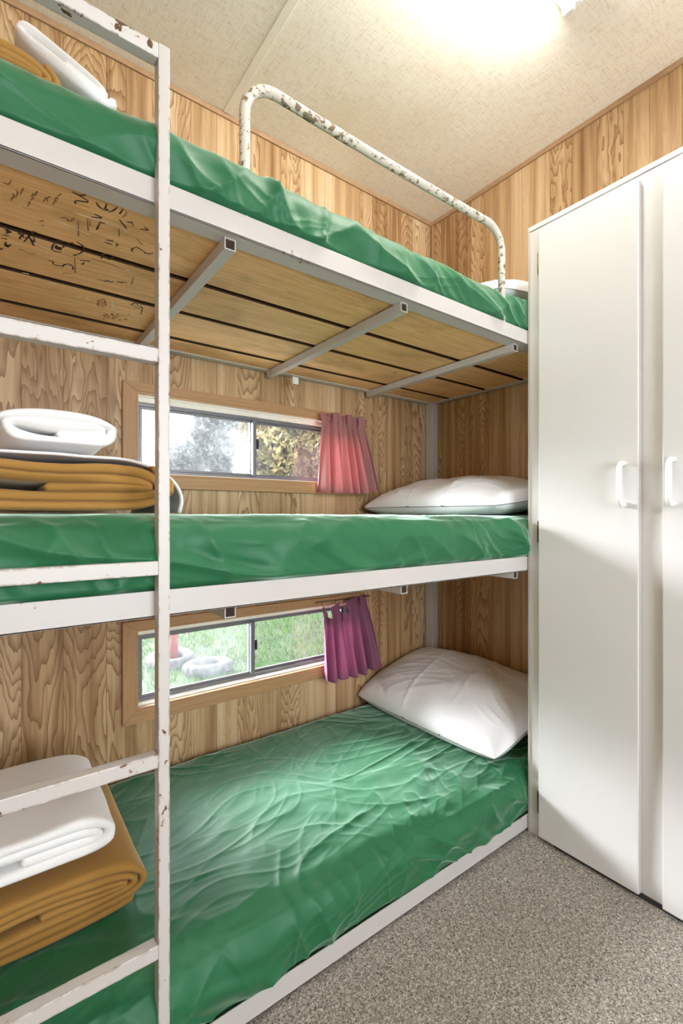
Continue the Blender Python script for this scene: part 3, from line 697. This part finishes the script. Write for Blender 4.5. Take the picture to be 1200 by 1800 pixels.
# ------------------------------------------------------------------ ceiling light
lamp = empty('ceiling_light', (1.02, .70, CZ), 'white fluorescent batten light on the cream ceiling', 'ceiling light')
MB().box(.66, 1.355, .672, .728, CZ-.030, CZ-.0005).build('batten', M['plastic'], lamp, bevel=.004)
t = NT('lit_tube'); M['tube'] = t.done(t.n('Emission', {'Color': (1, .97, .90, 1), 'Strength': 120.0}).outputs[0])
MB().tube([(.69, .70, CZ-.052), (1.325, .70, CZ-.052)], .013, 20).build('fluorescent_tube', M['tube'], lamp, smooth=True)
for x in (.672, 1.327):
    e = MB().box(x, x+.016, .684, .716, CZ-.070, CZ-.029).build('lamp_holder', M['plastic'], lamp, bevel=.003)
cap = MB().box(1.343, 1.362, .672, .728, CZ-.045, CZ-.0005).build('end_cap', M['plastic'], lamp, bevel=.003)

# ------------------------------------------------------------------ outside the windows
GZ = -.5
def ground_h(X, Y): return GZ + np.clip((Y-7.5)/10, 0, 1)**1.3*2.3 + .05*(vn(X*.8, Y*.8, 3)-.5)
n = 90; X, Y = np.meshgrid(np.linspace(-8, 22, n), np.linspace(1.8, 24, n), indexing='ij')
m = MB(); A_ = np.stack([X, Y, ground_h(X, Y)], -1); m.grid(A_); 
struct(m.build('lawn', M['lawn'], smooth=True))
def blades():
    N = 30000; Yv = 3.2+rng.random(N)**.8*7.0; Xv = Yv*(.18+rng.random(N)*.95)
    Zv = ground_h(Xv, Yv); h = .03+.055*rng.random(N); a = rng.random(N)*6.28; wd = .004+.0035*rng.random(N)*Yv/4; ln = (rng.random((N, 2))-.5)*.07
    V = np.empty((N, 3, 3)); V[:, 0] = np.stack([Xv-np.cos(a)*wd, Yv-np.sin(a)*wd, Zv], 1); V[:, 1] = np.stack([Xv+np.cos(a)*wd, Yv+np.sin(a)*wd, Zv], 1)
    V[:, 2] = np.stack([Xv+ln[:, 0], Yv+ln[:, 1], Zv+h], 1)
    me = bpy.data.meshes.new('grass'); me.vertices.add(N*3); me.vertices.foreach_set('co', V.reshape(-1))
    me.loops.add(N*3); me.loops.foreach_set('vertex_index', np.arange(N*3)); me.polygons.add(N); me.polygons.foreach_set('loop_start', np.arange(N)*3)
    me.update(); me.validate(); me.materials.append(M['grass'])
    o = bpy.data.objects.new('grass', me); COL.objects.link(o)
    tag(o, 'short green grass on the lawn outside the windows', 'grass', kind='stuff')
blades()
def foliage_tree(name, x, y, H, Rr, mat, label, seed, N=9000, leaf=.07, low=.15, cat='tree', group=None):
    g = np.random.default_rng(seed); z0 = float(ground_h(np.array(x), np.array(y)))
    root = empty(name, (x, y, z0), label, cat, group)
    C_ = []; nb = 26
    for k in range(nb):
        zz = low+(1-low)*g.random(); rad = Rr*(1-abs(zz-.5)*1.1)*g.random()**.5; a = g.random()*6.28
        C_.append((x+rad*math.cos(a), y+rad*math.sin(a), z0+zz*H, Rr*(.22+.25*g.random())))
    C_ = np.array(C_); idx = g.integers(0, nb, N); d = g.normal(size=(N, 3)); d /= np.linalg.norm(d, axis=1)[:, None]
    P = C_[idx, :3]+d*(C_[idx, 3]*(.55+.45*g.random(N)**.5))[:, None]; P[:, 2] = np.maximum(P[:, 2], z0+.02)
    a = g.normal(size=(N, 3)); a /= np.linalg.norm(a, axis=1)[:, None]; b_ = np.cross(a, g.normal(size=(N, 3))); b_ /= np.linalg.norm(b_, axis=1)[:, None]
    s = leaf*(.6+.8*g.random(N))[:, None]
    V = np.stack([P-a*s, P+b_*s*.45, P+a*s, P-b_*s*.45], 1)
    me = bpy.data.meshes.new('foliage'); me.vertices.add(N*4); me.vertices.foreach_set('co', (V-np.array([x, y, z0])).reshape(-1))
    me.loops.add(N*4); me.loops.foreach_set('vertex_index', np.arange(N*4)); me.polygons.add(N); me.polygons.foreach_set('loop_start', np.arange(N)*4)
    me.update(); me.validate(); me.materials.append(mat)
    o = bpy.data.objects.new('foliage', me); COL.objects.link(o); o.parent = root
    m = MB(); m.tube([(x, y, z0), (x+.03*H*.2, y, z0+H*.4), (x-.02*H, y, z0+H*.75)], [.05*Rr+.03, .035*Rr+.02, .015], 10)
    for k in range(7):
        c = C_[k*3]; m.tube([(x, y, z0+H*(.2+.05*k)), tuple(c[:3])], [.02, .008], 6)
    m.build('trunk', M['bark'], root, smooth=True)
    return root
foliage_tree('bush', 5.6, 9.7, 3.9, 1.35, M['leaf_yellow'], 'yellow and olive leaved bush seen through the right pane of the upper window', 1, 26000, .085, .05, 'bush')
foliage_tree('bush', 10.2, 10.9, 4.2, 1.7, M['leaf_yellow'], 'second yellowish bush further right, beside the pink curtain of the upper window', 2, 20000, .09, .05, 'bush')
foliage_tree('tree', 5.7, 15.2, 5.6, 1.5, M['leaf_pale'], 'pale hazy tree seen through the left pane of the upper window', 3, 20000, .10, .2)
# red post in old tyres
px0 = (1.555, 5.02)
gz = float(ground_h(np.array(px0[0]), np.array(px0[1])))
tag(MB().tube([(*px0, gz), (*px0, gz+1.15)], .039, 24).build('garden_post', M['red'], smooth=True, origin=(*px0, gz)), 'faded red round post standing in the grass outside the lower window', 'post')
def tyre(cx, cy, tilt, label):
    R0, r0 = .185, .066; nU, nV = 72, 20; A_ = np.zeros((nU, nV, 3))
    for i in range(nU):
        a = i/nU*2*math.pi
        for j in range(nV):
            b_ = j/nV*2*math.pi; rr = r0*(1-.10*abs(math.cos(b_))**6); rad = R0+rr*math.cos(b_)*.95
            if math.cos(b_) > .7: rad += .006*(1 if (i//2) % 2 else -1)
            A_[i, j] = (rad*math.cos(a), rad*math.sin(a), rr*math.sin(b_)*.9)
    z = float(ground_h(np.array(cx), np.array(cy)))
    R_ = np.array(Matrix.Rotation(tilt, 3, 'X')); A_ = A_ @ R_.T + np.array([cx, cy, z+.045])
    m = MB(); m.grid(A_, True, True)
    return tag(m.build('tyre', M['rubber'], smooth=True, origin=(cx, cy, z)), label, 'tyre')
tyre(px0[0]-.03, px0[1], .06, 'weathered grey tyre lying around the foot of the red post')
tyre(px0[0]+.19, px0[1]-.46, -.08, 'weathered grey tyre on the grass to the right of the red post')
